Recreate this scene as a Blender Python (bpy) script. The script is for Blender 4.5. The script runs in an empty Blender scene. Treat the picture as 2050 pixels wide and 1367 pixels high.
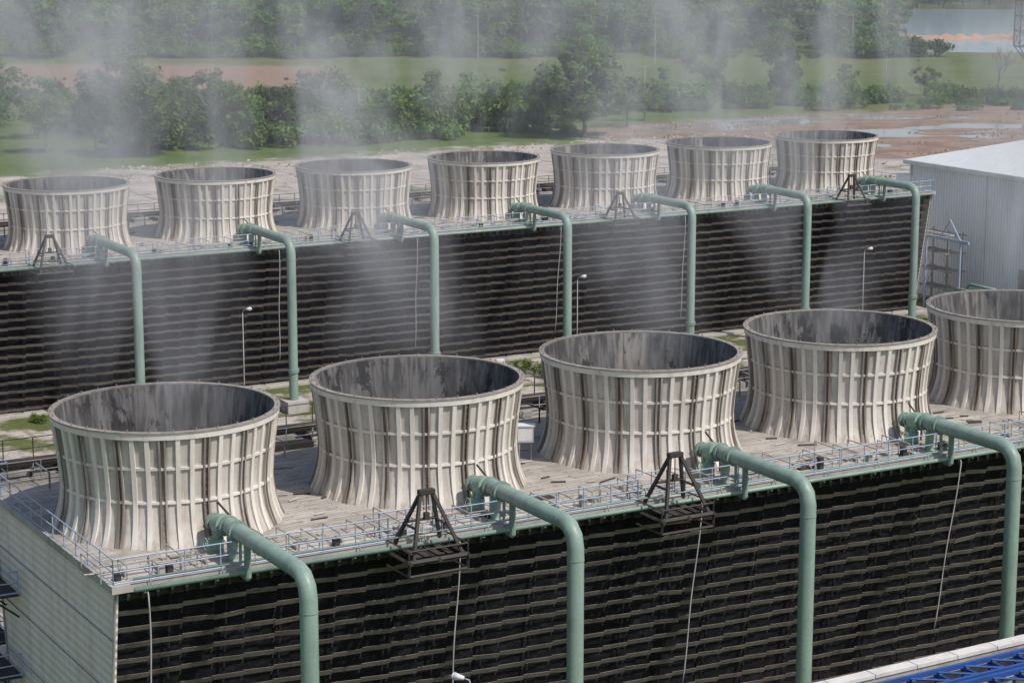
import bpy, math, random
from mathutils import Vector, Matrix
R=random.Random(7)
TH=math.radians(29.8); CU=math.cos(TH); SU=math.sin(TH)
F1=(-15.3,92.3); B1=(-35.8,171.7)
DECK=12.1
def W(o,s,t): return (o[0]+CU*s-SU*t, o[1]+SU*s+CU*t)
scene=bpy.context.scene
# ---------------------------------------------------------------- helpers
class MB:
    def __init__(s): s.v=[];s.f=[];s.m=[]
    def add(s,vs,fs,mi=0):
        b=len(s.v); s.v.extend(vs)
        for f in fs: s.f.append(tuple(b+i for i in f)); s.m.append(mi)
    def box(s,x0,x1,y0,y1,z0,z1,mi=0):
        s.add([(x0,y0,z0),(x1,y0,z0),(x1,y1,z0),(x0,y1,z0),(x0,y0,z1),(x1,y0,z1),(x1,y1,z1),(x0,y1,z1)],
              [(0,3,2,1),(4,5,6,7),(0,1,5,4),(1,2,6,5),(2,3,7,6),(3,0,4,7)],mi)
    def tube(s,p,q,r0,r1=None,n=8,mi=0,caps=True):
        if r1 is None: r1=r0
        p=Vector(p);q=Vector(q);d=(q-p)
        if d.length<1e-6:return
        d.normalize(); a=Vector((0,0,1)) if abs(d.z)<.9 else Vector((1,0,0))
        e=d.cross(a).normalized(); g=d.cross(e)
        vs=[]
        for c,r in ((p,r0),(q,r1)):
            for i in range(n):
                t=2*math.pi*i/n; vs.append(tuple(c+e*(r*math.cos(t))+g*(r*math.sin(t))))
        fs=[(i,(i+1)%n,n+(i+1)%n,n+i) for i in range(n)]
        if caps: fs+= [tuple(range(n))[::-1],tuple(range(n,2*n))]
        s.add(vs,fs,mi)
    def path(s,pts,r,n=16,mi=0):
        pts=[Vector(p) for p in pts]; rings=[];prev=None
        for i,p in enumerate(pts):
            d=(pts[min(i+1,len(pts)-1)]-pts[max(i-1,0)]).normalized()
            if prev is None:
                a=Vector((1,0,0)) if abs(d.x)<.9 else Vector((0,1,0))
                e=(a-d*a.dot(d)).normalized()
            else: e=(prev-d*prev.dot(d)).normalized()
            prev=e; g=d.cross(e)
            rings.append([tuple(p+e*(r*math.cos(2*math.pi*k/n))+g*(r*math.sin(2*math.pi*k/n))) for k in range(n)])
        vs=[v for rr in rings for v in rr]; fs=[]
        for i in range(len(pts)-1):
            for k in range(n):
                fs.append((i*n+k,i*n+(k+1)%n,(i+1)*n+(k+1)%n,(i+1)*n+k))
        fs.append(tuple(range(n))[::-1]); fs.append(tuple((len(pts)-1)*n+k for k in range(n)))
        s.add(vs,fs,mi)
    def mesh(s,name,mats,smooth=False):
        me=bpy.data.meshes.new(name); me.from_pydata(s.v,[],s.f)
        for m in mats: me.materials.append(m)
        me.polygons.foreach_set("material_index",s.m)
        if smooth: me.polygons.foreach_set("use_smooth",[True]*len(s.f))
        me.update(); return me
def obj(name,me,loc=(0,0,0),rz=0,parent=None,scale=None):
    o=bpy.data.objects.new(name,me); scene.collection.objects.link(o)
    o.location=loc; o.rotation_euler=(0,0,rz)
    if scale: o.scale=scale
    if parent: o.parent=parent
    return o
def empty(name,loc=(0,0,0),rz=0):
    return obj(name,None,loc,rz)
def smooth_by_angle(me,ang=40):
    try: me.set_sharp_from_angle(angle=math.radians(ang))
    except Exception: pass
# ---------------------------------------------------------------- node helpers
class NT:
    def __init__(s,name):
        s.mat=bpy.data.materials.new(name); s.mat.use_nodes=True; s.nt=s.mat.node_tree
        s.b=s.nt.nodes["Principled BSDF"]; s.out=s.nt.nodes["Material Output"]
    def n(s,t,**k):
        nd=s.nt.nodes.new(t)
        for a,b in k.items(): setattr(nd,a,b)
        return nd
    def l(s,a,b): s.nt.links.new(a,b)
    def setin(s,sock,v):
        if hasattr(v,'links') or isinstance(v,bpy.types.NodeSocket): s.l(v,sock)
        else: sock.default_value=v
    def math(s,op,a,b=0.0,c=None,clamp=False):
        nd=s.n('ShaderNodeMath',operation=op,use_clamp=clamp); s.setin(nd.inputs[0],a); s.setin(nd.inputs[1],b)
        if c is not None: s.setin(nd.inputs[2],c)
        return nd.outputs[0]
    def ramp(s,v,a,b,lo=0.0,hi=1.0,smooth=True):
        nd=s.n('ShaderNodeMapRange'); nd.interpolation_type='SMOOTHSTEP' if smooth else 'LINEAR'
        s.setin(nd.inputs[0],v); nd.inputs[1].default_value=a; nd.inputs[2].default_value=b; nd.inputs[3].default_value=lo; nd.inputs[4].default_value=hi
        return nd.outputs[0]
    def mix(s,f,a,b,mode='MIX'):
        nd=s.n('ShaderNodeMix',data_type='RGBA',blend_type=mode); s.setin(nd.inputs[0],f)
        for i,v in ((6,a),(7,b)):
            if isinstance(v,tuple): nd.inputs[i].default_value=(*v[:3],1)
            else: s.l(v,nd.inputs[i])
        return nd.outputs[2]
    def obj(s): return s.n('ShaderNodeTexCoord').outputs['Object']
    def pos(s): return s.n('ShaderNodeNewGeometry').outputs['Position']
    def map(s,v,scale=(1,1,1),loc=(0,0,0),rot=(0,0,0)):
        nd=s.n('ShaderNodeMapping'); s.l(v,nd.inputs[0]); nd.inputs[1].default_value=loc; nd.inputs[2].default_value=rot; nd.inputs[3].default_value=scale
        return nd.outputs[0]
    def noise(s,v,scale,detail=4,rough=.55,dist=0):
        nd=s.n('ShaderNodeTexNoise'); s.l(v,nd.inputs['Vector']); nd.inputs['Scale'].default_value=scale; nd.inputs['Detail'].default_value=detail
        nd.inputs['Roughness'].default_value=rough; nd.inputs['Distortion'].default_value=dist
        return nd.outputs[0]
    def sep(s,v):
        nd=s.n('ShaderNodeSeparateXYZ'); s.l(v,nd.inputs[0]); return nd.outputs
    def rnd(s): return s.n('ShaderNodeObjectInfo').outputs['Random']
    def bump(s,h,st=.5,dist=.05):
        nd=s.n('ShaderNodeBump'); s.l(h,nd.inputs['Height']); nd.inputs['Strength'].default_value=st; nd.inputs['Distance'].default_value=dist
        s.l(nd.outputs[0],s.b.inputs['Normal'])
    def done(s,col,rough=.8,metal=0,spec=.3):
        s.setin(s.b.inputs['Base Color'],col if not isinstance(col,tuple) else (*col,1)); s.setin(s.b.inputs['Roughness'],rough)
        s.b.inputs['Metallic'].default_value=metal; s.b.inputs['Specular IOR Level'].default_value=spec
        return s.mat
def weathered(name,col,dark,scale=2.0,amt=.6,rough=.7,zs=.25,spec=.3):
    m=NT(name); o=m.obj(); a=m.noise(m.map(o,(1,1,zs)),scale,5,.65); b=m.noise(o,scale*6,3)
    f=m.math('MULTIPLY',m.ramp(a,.4,.75),amt)
    c=m.mix(f,col,dark); c=m.mix(m.ramp(b,.3,.7,0,.25),c,tuple(x*.6 for x in col))
    return m.done(c,rough,spec=spec)
def stack_coords(m,k):
    o=m.obj(); r=m.rnd(); off=m.math('MULTIPLY',r,k); cmb=m.n('ShaderNodeCombineXYZ'); m.l(off,cmb.inputs[2])
    add=m.n('ShaderNodeVectorMath',operation='ADD'); m.l(o,add.inputs[0]); m.l(cmb.outputs[0],add.inputs[1]); return o,add.outputs[0]
def mat_stack():
    m=NT('stack_painted_panels'); o,ov=stack_coords(m,800.0); x,y,z=m.sep(o)
    ang=m.math('ARCTAN2',y,x); seg=m.math('FRACT',m.math('ADD',m.math('MULTIPLY',ang,16/(2*math.pi)),16.5))
    dj=m.math('ABSOLUTE',m.math('SUBTRACT',seg,.5))
    st=m.noise(m.map(ov,(1,1,.07)),1.5,5,.6)
    st2=m.noise(m.map(ov,(1,1,.05)),5.0,4,.6)
    big=m.noise(ov,.55,3); fine=m.noise(ov,4.0,5,.7)
    joint=m.math('MULTIPLY',m.ramp(dj,.06,.15,1,0),m.ramp(st,.34,.56,.35,1))
    joint=m.math('MULTIPLY',joint,.9)
    streak=m.math('MULTIPLY',m.ramp(st2,.48,.72),.6)
    c=m.mix(m.ramp(big,.35,.7),(.56,.525,.47),(.46,.43,.385))  # panels kept darker than the ribs: shadow beside ribs is put into this colour
    c=m.mix(streak,c,(.29,.24,.195))
    c=m.mix(joint,c,(.16,.127,.10))
    low=m.math('MULTIPLY',m.ramp(z,0,.9,1,0),m.ramp(st2,.35,.6,.1,.4))
    c=m.mix(low,c,(.32,.27,.21))
    top=m.math('MULTIPLY',m.ramp(z,3.6,4.9,0,1),m.ramp(st,.42,.6,.0,.4)); c=m.mix(top,c,(.30,.25,.21))
    c=m.mix(m.ramp(fine,.5,.75,0,.3),c,(.22,.19,.16))
    return m.done(c,.65)
def mat_rib():
    m=NT('stack_ribs'); o,ov=stack_coords(m,800.0); x,y,z=m.sep(o)
    ns=m.noise(m.map(ov,(1,1,.12)),2.2,4,.6); n2=m.noise(ov,7,3)
    c=m.mix(m.ramp(ns,.48,.75,0,.6),(.70,.655,.59),(.40,.34,.275)); c=m.mix(m.ramp(n2,.5,.8,0,.3),c,(.42,.36,.30))
    c=m.mix(m.ramp(z,.0,.5,.3,0),c,(.36,.30,.24))
    return m.done(c,.6)
def mat_inner():
    m=NT('stack_interior'); o,ov=stack_coords(m,1100.0); x,y,z=m.sep(o)
    a=m.noise(m.map(ov,(1,1,.45)),.9,8,.74); b=m.noise(m.map(ov,(1,1,.05)),3.0,5,.65); d=m.noise(m.map(ov,(1,1,.2)),.28,2); g=m.noise(ov,.2,1)
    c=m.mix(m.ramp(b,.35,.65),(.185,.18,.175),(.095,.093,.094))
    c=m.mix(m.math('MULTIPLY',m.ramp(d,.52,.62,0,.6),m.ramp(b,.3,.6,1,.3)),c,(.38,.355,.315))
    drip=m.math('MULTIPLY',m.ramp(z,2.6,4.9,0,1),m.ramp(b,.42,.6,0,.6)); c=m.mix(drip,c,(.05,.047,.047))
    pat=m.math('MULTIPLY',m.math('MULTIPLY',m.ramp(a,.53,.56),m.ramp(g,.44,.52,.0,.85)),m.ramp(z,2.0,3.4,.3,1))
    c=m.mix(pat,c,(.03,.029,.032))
    ang=m.math('ARCTAN2',y,x); seg=m.math('FRACT',m.math('ADD',m.math('MULTIPLY',ang,16/(2*math.pi)),16.5))
    dj=m.math('ABSOLUTE',m.math('SUBTRACT',seg,.5))
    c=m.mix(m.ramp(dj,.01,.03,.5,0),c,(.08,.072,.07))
    return m.done(c,.8)
M_st=mat_stack(); M_rib=mat_rib(); M_in=mat_inner()
M_rim=weathered('rim_steel',(.30,.27,.24),(.11,.085,.07),3)
M_green=weathered('green_pipe_paint',(.235,.325,.275),(.14,.19,.165),1.2,.7,.45,spec=.45)
M_lgreen=weathered('valve_green_paint',(.24,.37,.30),(.14,.19,.16),3,.6,.5)
M_rail=weathered('railing_blue_grey',(.34,.42,.55),(.16,.18,.24),3,.5,.5)
M_steel=weathered('galvanised_steel',(.36,.35,.335),(.13,.11,.095),2,.7,.6)
M_dark=weathered('dark_rusty_steel',(.045,.042,.04),(.085,.058,.045),2,.6,.7)
M_black=NT('tower_fill_dark'); _o=M_black.obj(); _a=M_black.noise(M_black.map(_o,(1.2,1,1.6)),1.6,4,.7)
M_black=M_black.done(M_black.mix(M_black.ramp(_a,.45,.75),(.007,.007,.010),(.026,.026,.036)),.6)
M_hang=NT('louvre_hangers').done((.022,.02,.02),.8)
M_conc=weathered('concrete',(.42,.40,.36),(.22,.20,.17),.8,.8,.9)
M_white=weathered('white_paint',(.72,.73,.72),(.5,.48,.43),2,.5,.5)
M_blue=weathered('blue_steel_paint',(.025,.085,.30),(.03,.05,.14),2,.6,.45)
M_rope=weathered('hose_grey',(.42,.40,.38),(.2,.18,.16),2)
M_orange=weathered('rust_orange_paint',(.6,.25,.05),(.3,.12,.03),2)
def mat_louver():
    m=NT('louvre_blades'); o=m.obj(); a=m.noise(m.map(o,(.6,1,1)),1.3,6,.7); b=m.noise(o,.12,2); g=m.noise(m.map(o,(3,1,1)),2.5,3)
    c=m.mix(m.ramp(a,.35,.70),(.255,.21,.185),(.115,.093,.084)); c=m.mix(m.ramp(b,.4,.65,0,.4),c,(.25,.225,.215)); c=m.mix(m.ramp(g,.5,.75,0,.45),c,(.06,.05,.045))
    return m.done(c,.75)
M_louv=mat_louver()
def mat_deck():
    m=NT('timber_deck'); o=m.obj(); br=m.n('ShaderNodeTexBrick'); m.l(m.map(o,(1,1,1)),br.inputs[0])
    br.inputs['Color1'].default_value=(.43,.395,.355,1); br.inputs['Color2'].default_value=(.29,.262,.232,1); br.inputs['Mortar'].default_value=(.09,.08,.07,1)
    br.inputs['Scale'].default_value=1; br.inputs['Mortar Size'].default_value=.018; br.inputs['Brick Width'].default_value=2.4; br.inputs['Row Height'].default_value=.26
    x,y,z=m.sep(o)
    a=m.noise(o,.5,5,.65); b=m.noise(m.map(o,(.3,3,1)),3,4); g=m.noise(o,1.8,5,.7)
    c=m.mix(m.ramp(a,.42,.68,0,.75),br.outputs[0],(.19,.165,.135)); c=m.mix(m.ramp(b,.4,.7,0,.4),c,(.52,.50,.46))
    c=m.mix(m.math('MULTIPLY',m.ramp(y,-6.0,-6.4),m.ramp(a,.3,.6,.75,.35)),c,(.54,.52,.48)); c=m.mix(m.ramp(g,.54,.7,0,.6),c,(.12,.105,.085))
    return m.done(c,.9)
M_deck=mat_deck()
def mat_siding(name,c0,c1,axis,freq,lap=None,bs=.8,ds=.45):
    m=NT(name); o=m.obj(); x,y,z=m.sep(o); ax={'x':x,'y':y,'z':z}[axis]
    w=m.math('SINE',m.math('MULTIPLY',ax,freq*2*math.pi)); a=m.noise(m.map(o,(1,1,.25)),.9,5,.6)
    c=m.mix(m.ramp(w,-1,.0,ds,0),c0,tuple(q*.55 for q in c0)); c=m.mix(m.ramp(a,.4,.75,0,.6),c,c1)
    if lap:
        fr=m.math('FRACT',m.math('MULTIPLY',y if axis=='z' else z,1/lap)); c=m.mix(m.ramp(fr,.0,.03,.5,0),c,(.15,.15,.15))
    m.bump(w,bs,.04); return m.done(c,.6)
M_end=mat_siding('end_wall_siding',(.74,.68,.61),(.50,.43,.36),'z',2.6,2.1,.4,.3)
M_clad=mat_siding('white_cladding',(.76,.79,.81),(.66,.69,.71),'y',2.6)
M_clad2=mat_siding('white_cladding_gable',(.76,.80,.83),(.66,.70,.73),'x',2.6)
M_roof=mat_siding('roof_sheets',(.60,.62,.63),(.48,.48,.46),'x',2.0)

# ---------------------------------------------------------------- fan stack
PROF=[(0,5.10),(.15,5.02),(.35,4.91),(.65,4.78),(1.0,4.68),(1.5,4.60),(2.0,4.57),(2.7,4.62),(3.4,4.69),(4.2,4.80),(5.0,4.90)]
def prof(z):
    for (a,ra),(b,rb) in zip(PROF,PROF[1:]):
        if z<=b: return ra+(rb-ra)*(z-a)/(b-a)
    return PROF[-1][1]
def build_stack_mesh():
    mb=MB(); n=128
    def rev(pr,mi,flip=False):
        vs=[];fs=[]
        for (z,r) in pr:
            for i in range(n):
                t=2*math.pi*i/n; vs.append((r*math.cos(t),r*math.sin(t),z))
        for k in range(len(pr)-1):
            for i in range(n):
                f=(k*n+i,k*n+(i+1)%n,(k+1)*n+(i+1)%n,(k+1)*n+i); fs.append(f[::-1] if flip else f)
        mb.add(vs,fs,mi)
    rev(PROF,0)
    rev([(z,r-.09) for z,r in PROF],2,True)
    rp=prof(4.8)
    rev([(4.72,rp),(4.72,rp+.13),(4.98,5.03)],1); rev([(4.98,5.03),(4.98,5.06),(5.05,5.06),(5.05,4.80),(4.98,4.80)],3)
    for zr,h,d in ((3.35,.12,.08),(1.85,.12,.08)):
        rev([(zr,prof(zr)),(zr,prof(zr)+d),(zr+h,prof(zr+h)+d),(zr+h,prof(zr+h))],1)
    angs=[]
    for k in range(16):
        a=k*22.5
        angs+= [(a-1.3,.08,.13,0),(a+1.3,.08,.13,0),(a+7.6,.19,.12,1),(a+14.9,.19,.12,1)]
    zz=[0,.15,.35,.65,1.0,1.5,2.0,2.7,3.4,4.2,4.72]
    for a,w,dp,mi in angs:
        t=math.radians(a+R.uniform(-.2,.2)); ct,st_=math.cos(t),math.sin(t); vs=[];fs=[]
        for z in zz:
            r=prof(z)-.01; ro=r+dp*(1 if z>.6 else .55+.45*z/.6)
            for rr,sg in ((r,-1),(ro,-1),(ro,1),(r,1)):
                vs.append((rr*ct-sg*w/2*st_, rr*st_+sg*w/2*ct, z))
        for k in range(len(zz)-1):
            for j in range(3):
                fs.append((k*4+j,(k+1)*4+j,(k+1)*4+j+1,k*4+j+1)[::-1])
        mb.add(vs,fs,mi)
    for k in range(32):
        t=2*math.pi*(k+.5)/32; mb.tube((4.95*math.cos(t),4.95*math.sin(t),5.04),(4.95*math.cos(t),4.95*math.sin(t),5.16),.03,n=5,mi=3)
    for k in range(16):
        t=2*math.pi*k/16
        for j in range(14):
            z=.5+j*.31; r=prof(z)+.01; mb.tube((r*math.cos(t),r*math.sin(t),z),((r+.05)*math.cos(t),(r+.05)*math.sin(t),z),.025,n=4,mi=3)
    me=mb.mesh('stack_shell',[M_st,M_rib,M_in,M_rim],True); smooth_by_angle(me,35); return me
def build_fan_mesh():
    mb=MB(); mb.tube((0,0,.9),(0,0,1.5),.75,.55,20,0)
    for k in range(8):
        a=k*math.pi/4; c,s=math.cos(a),math.sin(a); vs=[]
        for r,w,tw in ((.6,.3,.5),(2.2,.42,.35),(4.4,.36,.18)):
            for sg in (-1,1):
                for th in (-.02,.02):
                    lx=sg*w; vs.append((r*c-lx*s, r*s+lx*c, 1.25+sg*w*tw+th))
        fs=[]
        for q in range(2):
            b=q*4; fs+=[(b,b+4,b+6,b+2),(b+1,b+3,b+7,b+5),(b,b+1,b+5,b+4),(b+2,b+6,b+7,b+3)]
        fs+=[(8,9,11,10)]; mb.add(vs,fs,0)
    mb.tube((0,0,-.05),(0,0,.9),.3,n=12,mi=0); mb.box(-4.5,4.5,-.12,.12,.5,.75,0)
    vs=[(4.9*math.cos(2*math.pi*i/48),4.9*math.sin(2*math.pi*i/48),.02) for i in range(48)]
    mb.add(vs,[tuple(range(48))],1)
    return mb.mesh('fan_rotor',[M_dark,M_black])
ME_stack=build_stack_mesh(); ME_fan=build_fan_mesh()
def place_stack(o,s):
    x,y=W(o,s,0); e=empty('cooling_tower_fan_stack',(x,y,DECK),TH+R.choice([0,1,2,3,4,5])*math.radians(22.5))
    obj('stack_shell',ME_stack,parent=e); f=obj('fan_rotor',ME_fan,parent=e,rz=R.uniform(0,1)); return e
SF=12.5; SB=12.78
for i in range(6): place_stack(F1,i*SF)
for i in range(-1,7): place_stack(B1,i*SB)

# ---------------------------------------------------------------- tower body
def tower(org,s0,s1,cells,pitch,name='cooling_tower'):
    e=empty(name,(org[0],org[1],0),TH)
    lean=2.0; H=DECK-.25
    mb=MB()
    def prism(sa,sb,off,mi):
        pts=[(-8.4+off+lean,0),(8.4-off-lean,0),(8.4-off,H),(-8.4+off,H)]
        vs=[(sa,t,z) for t,z in pts]+[(sb,t,z) for t,z in pts]
        mb.add(vs,[(0,3,2,1),(4,5,6,7),(0,1,5,4),(1,2,6,5),(2,3,7,6),(3,0,4,7)],mi)
    prism(s0+.3,s1-.3,.75,0)
    obj('fill_packing',mb.mesh('fill_packing',[M_black]),parent=e)
    mb=MB()
    for sa,sb in ((s0,s0+.12),(s1-.12,s1)):
        pts=[(-8.4+lean,0),(8.4-lean,0),(8.4,H),(-8.4,H)]
        vs=[(sa,t,z) for t,z in pts]+[(sb,t,z) for t,z in pts]
        mb.add(vs,[(0,3,2,1),(4,5,6,7),(0,1,5,4),(1,2,6,5),(2,3,7,6),(3,0,4,7)],0)
    mb2=MB()
    for sa in (s0-.03,s1+.03):
        mb2.tube((sa,-8.42,H),(sa,-8.42+lean,0),.06,n=6); mb2.tube((sa,8.42,H),(sa,8.42-lean,0),.06,n=6)
    for zz in (2.4,4.8,7.2,9.6): 
        k=lean*(1-zz/H); mb2.box(s0-.05,s0-.002,-8.4+k,8.4-k,zz,zz+.03)
    obj('end_walls',mb.mesh('end_walls',[M_end]),parent=e); obj('wall_trim',mb2.mesh('wall_trim',[M_steel]),parent=e)
    mb=MB(); rows=16; dz=(H-.2)/rows; n=round((s1-s0-.3)/(pitch/9)); pw=(s1-s0-.3)/n
    for side in (-1,1):
        for k in range(rows):
            zc=.30+k*dz; ph=R.uniform(0,6); run=[R.uniform(-.02,.02) for _ in range(n+1)]
            for i in range(n):
                x0=s0+.15+i*pw; x1=x0+pw
                base=side*(8.4-lean*(1-zc/H))
                wave=lambda q: .035*math.sin(q*.21+ph)+.02*math.sin(q*.9+ph*2)
                kk=.032*(1 if R.random()<.8 else R.uniform(0,2.2))
                za0=zc+.40+wave(x0)+kk; za1=zc+.40+wave(x1)-kk
                zb0=zc+.17+wave(x0)+kk; zb1=zc+.17+wave(x1)-kk
                o0=base+side*run[i]*.6
                if R.random()<.010: za0-=.1; zb0-=.12
                vs=[(x0,o0,za0),(x1,o0,za1),(x1,o0-side*.13,zb1),(x0,o0-side*.13,zb0),
                    (x0,o0-side*.06,za0-.005),(x1,o0-side*.06,za1-.005),(x1,o0-side*.19,zb1),(x0,o0-side*.19,zb0)]
                mb.add(vs,[(0,1,2,3),(4,7,6,5),(0,4,5,1),(1,5,6,2),(2,6,7,3),(3,7,4,0)],0)
                if side==-1:
                    mb.add([(x0,o0+.30,za0+.1),(x0+.05,o0+.30,za0+.1),(x0+.18,o0+.34,zc+dz+.05),(x0+.13,o0+.34,zc+dz+.05)],[(0,1,2,3)],1)
                    mb.add([(x0,o0+.30,zc+dz*.5),(x0+.05,o0+.30,zc+dz*.5),(x0-.10,o0+.34,zc+.1),(x0-.15,o0+.34,zc+.1)],[(0,3,2,1)],1)
    obj('louvres',mb.mesh('louvres',[M_louv,M_hang]),parent=e)
    mb=MB()
    for side in (-1,1):
        x=s0
        while x<=s1+.01:
            xx=min(max(x,s0+.1),s1-.1)
            mb.tube((xx,side*(8.4-.48),H),(xx,side*(8.4-lean-.48),0),.06,n=6,mi=2); x+=pitch/5
    mb.box(s0,s1,-8.30,-8.18,H-.45,H-.002,0)
    x=s0+.4
    while x<s1:
        mb.box(x,x+.12,-8.62,-8.31,H-.38,H-.1,0); x+=.62
    mb.box(s0-.2,s1+.2,-7,7,-.0,.18,1)
    obj('frame',mb.mesh('frame',[M_dark,M_conc,M_hang]),parent=e)
    mb=MB(); mb.box(s0-.15,s1+.15,-8.55,8.6,H,DECK,0); mb.box(s0-.25,s1+.25,-8.68,-8.55,H-.02,DECK+.06,1); mb.box(s0-.27,s0-.15,-8.55,8.6,H-.02,DECK+.06,1)
    obj('deck',mb.mesh('deck',[M_deck,M_conc]),parent=e)
    mb=MB(); mb.box(s0+.6,s1,8.62,13.2,H-.02,DECK-.03,0)
    x=s0+1
    while x<s1:
        mb.tube((x,13.0,0),(x,13.0,H),.10,n=6,mi=1); mb.tube((x,10.6,0),(x,10.6,H),.10,n=6,mi=1); x+=pitch/2
    obj('rear_platform',mb.mesh('rear_platform',[M_deck,M_dark]),parent=e)
    mb=MB()
    for c in cells:
        for k in range(7):
            sx=c+R.uniform(-5.5,5.5); ty=R.uniform(-8.1,-5.9); mb.box(sx,sx+R.uniform(.4,1.6),ty,ty+R.uniform(.2,.5),DECK+.004,DECK+R.uniform(.05,.14),R.choice([0,1,2]))
        for k in range(9):
            sx=c+R.uniform(-5.5,5.5); ty=R.uniform(8,12.4); mb.box(sx,sx+R.uniform(.5,2.2),ty,ty+R.uniform(.3,1.0),DECK+.004,DECK+R.uniform(.05,.4),R.choice([0,1,2,2]))
        for k in range(9):
            sx=c+pitch/2+R.uniform(-1.6,1.0); ty=R.uniform(-5,6); a=R.uniform(-.5,.5); L=R.uniform(.3,1.3)
            mb.tube((sx,ty,DECK+.05),(sx+L*math.cos(a),ty+L*math.sin(a),DECK+.05),.04,n=4,mi=R.choice([0,2]))
    obj('hatches_and_boards',mb.mesh('hatches_and_boards',[M_conc,M_steel,M_dark]),parent=e)
    return e
TF=tower(F1,-5.45,6*SF-5.45+.6,[i*SF for i in range(6)],SF)
TB=tower(B1,-SB-6.2,6*SB+6.4,[i*SB for i in range(-1,7)],SB)

# ---------------------------------------------------------------- railings
def rail_run(mb,pts,h=1.1,step=1.5,r=.028,mi=0,z=DECK):
    for (a,b) in zip(pts,pts[1:]):
        a=Vector((*a,z));b=Vector((*b,z)); L=(b-a).length; n=max(1,round(L/step))
        for k in range(n+1):
            p=a.lerp(b,k/n); mb.tube(p,p+Vector((0,0,h)),r*1.15,n=5,mi=mi)
        for hh in (h,h*.52): mb.tube(a+Vector((0,0,hh)),b+Vector((0,0,hh)),r,n=5,mi=mi)
        mb.tube(a+Vector((0,0,.08)),b+Vector((0,0,.08)),r*1.2,n=4,mi=mi)
def railings(org,s0,s1,hoists,cells,pitch,front_blue):
    mb=MB()
    pts=[s0-.1]
    for h in hoists: pts+= [h-1.3,h+1.3]
    pts.append(s1)
    for i in range(0,len(pts)-1,2): rail_run(mb,[(pts[i],-8.45),(pts[i+1],-8.45)])
    for h in hoists: rail_run(mb,[(h-1.3,-8.45),(h-1.3,-7.6),(h+1.3,-7.6),(h+1.3,-8.45)])
    rail_run(mb,[(s0-.1,-8.45),(s0-.1,8.4)]); 
    rail_run(mb,[(s1,-8.45),(s1,8.4)])
    o=obj('deck_railing',mb.mesh('deck_railing',[M_rail]),(org[0],org[1],0),TH)
    mb=MB()
    for c in cells:
        for k in range(12):
            x=c-5.8+k*1.06+R.uniform(-.25,.25)
            if abs(x-c)<.75: continue
            y0=-8.0+R.uniform(-.1,.4); y1=y0+R.uniform(1.0,2.6); hh=R.uniform(.35,.75)
            if abs(x-c)<5.3: y1=min(y1,-math.sqrt(5.35**2-(x-c)**2))
            if y1<y0+.4: continue
            mb.path([(x,y0,DECK),(x,y0,DECK+hh),(x,y1,DECK+hh),(x,y1,DECK)],.036,5,0)
            if R.random()<.6:
                L=R.uniform(.5,1.2); mb.tube((x,y0+.3,DECK+hh),(x+L,y0+.3,DECK+hh),.03,n=5,mi=0); mb.tube((x+L,y0+.3,DECK+hh),(x+L,y0+.3,DECK),.03,n=5,mi=0)
        for yy,zz in ((-6.9,.16),(-7.5,.34)):
            mb.tube((c-pitch/2,yy,DECK+zz),(c+pitch/2,yy,DECK+zz),.04,n=5,mi=0)
        for k in range(6):
            x=c-5+k*2+R.uniform(-.3,.3); mb.box(x,x+.1,-7.55,-6.85,DECK+.002,DECK+.14,1)
        for k in range(4):
            x=c+R.uniform(-5.5,5.5); mb.box(x,x+.25,-7.9,-7.6,DECK,DECK+R.uniform(.25,.6),R.choice([1,2]))
        mb.path([(c+.9,-5.7,DECK),(c+.9,-5.7,DECK+1.0),(c+.15,-5.5,DECK+2.0)],.05,6,2)
        mb.tube((c-pitch/2,10.4,DECK+.55),(c+pitch/2,10.4,DECK+.55),.22,n=10,mi=2)
        mb.tube((c-pitch/2,11.3,DECK+.35),(c+pitch/2,11.3,DECK+.35),.12,n=8,mi=2)
        mb.tube((c-pitch/2,9.3,DECK+.9),(c+pitch/2,9.3,DECK+.9),.09,n=8,mi=2)
        for k in range(6):
            x=c-5.5+k*2.1+R.uniform(-.3,.3); mb.path([(x,7.2,DECK),(x,7.2,DECK+.8),(x,9.7,DECK+.8),(x,9.7,DECK)],.05,5,R.choice([0,2])); mb.box(x-.1,x+.1,9.9,11.6,DECK,DECK+.25,2)
        for dx in (4.6,5.2,6.6,7.3):
            mb.path([(c+dx,6.2,DECK),(c+dx,6.2,DECK+1.3),(c+dx,7.2,DECK+1.7),(c+dx,8.2,DECK+1.3),(c+dx,8.2,DECK)],.05,5,2)
        mb.path([(c+5.9,5.0,DECK+.1),(c+5.9,6.5,DECK+.9),(c+5.9,8.5,DECK+.9),(c+5.9,10.4,DECK+.55)],.16,8,2)
        mb.path([(c+7.0,5.6,DECK+.1),(c+7.0,6.6,DECK+.6),(c+7.0,9,DECK+.6),(c+7.0,10.4,DECK+.55)],.13,8,1)
        mb.box(c+5.2,c+6.6,6.6,8.2,DECK+.9,DECK+.96,2); mb.box(c+5.0,c+5.6,9.6,10.1,DECK,DECK+1.0,2)
    ss=cells[0]-pitch/2; se=cells[-1]+pitch/2
    rail_run(mb,[(ss+1.2,13.1),(se,13.1)],mi=2); rail_run(mb,[(ss+1.2,9.0),(se,9.0)],h=1.0,step=2.1,mi=1)
    obj('deck_pipework',mb.mesh('deck_pipework',[M_steel,M_steel,M_dark]),(org[0],org[1],0),TH)
    mb=MB(); mb.tube((s0+.6,-8.95,DECK-.12),(s1-.3,-8.95,DECK-.12),.10,n=10)
    mb.tube((s0+.6,-8.8,DECK+.28),(s1-.3,-8.8,DECK+.28),.045,n=6)
    x=s0+1
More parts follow.
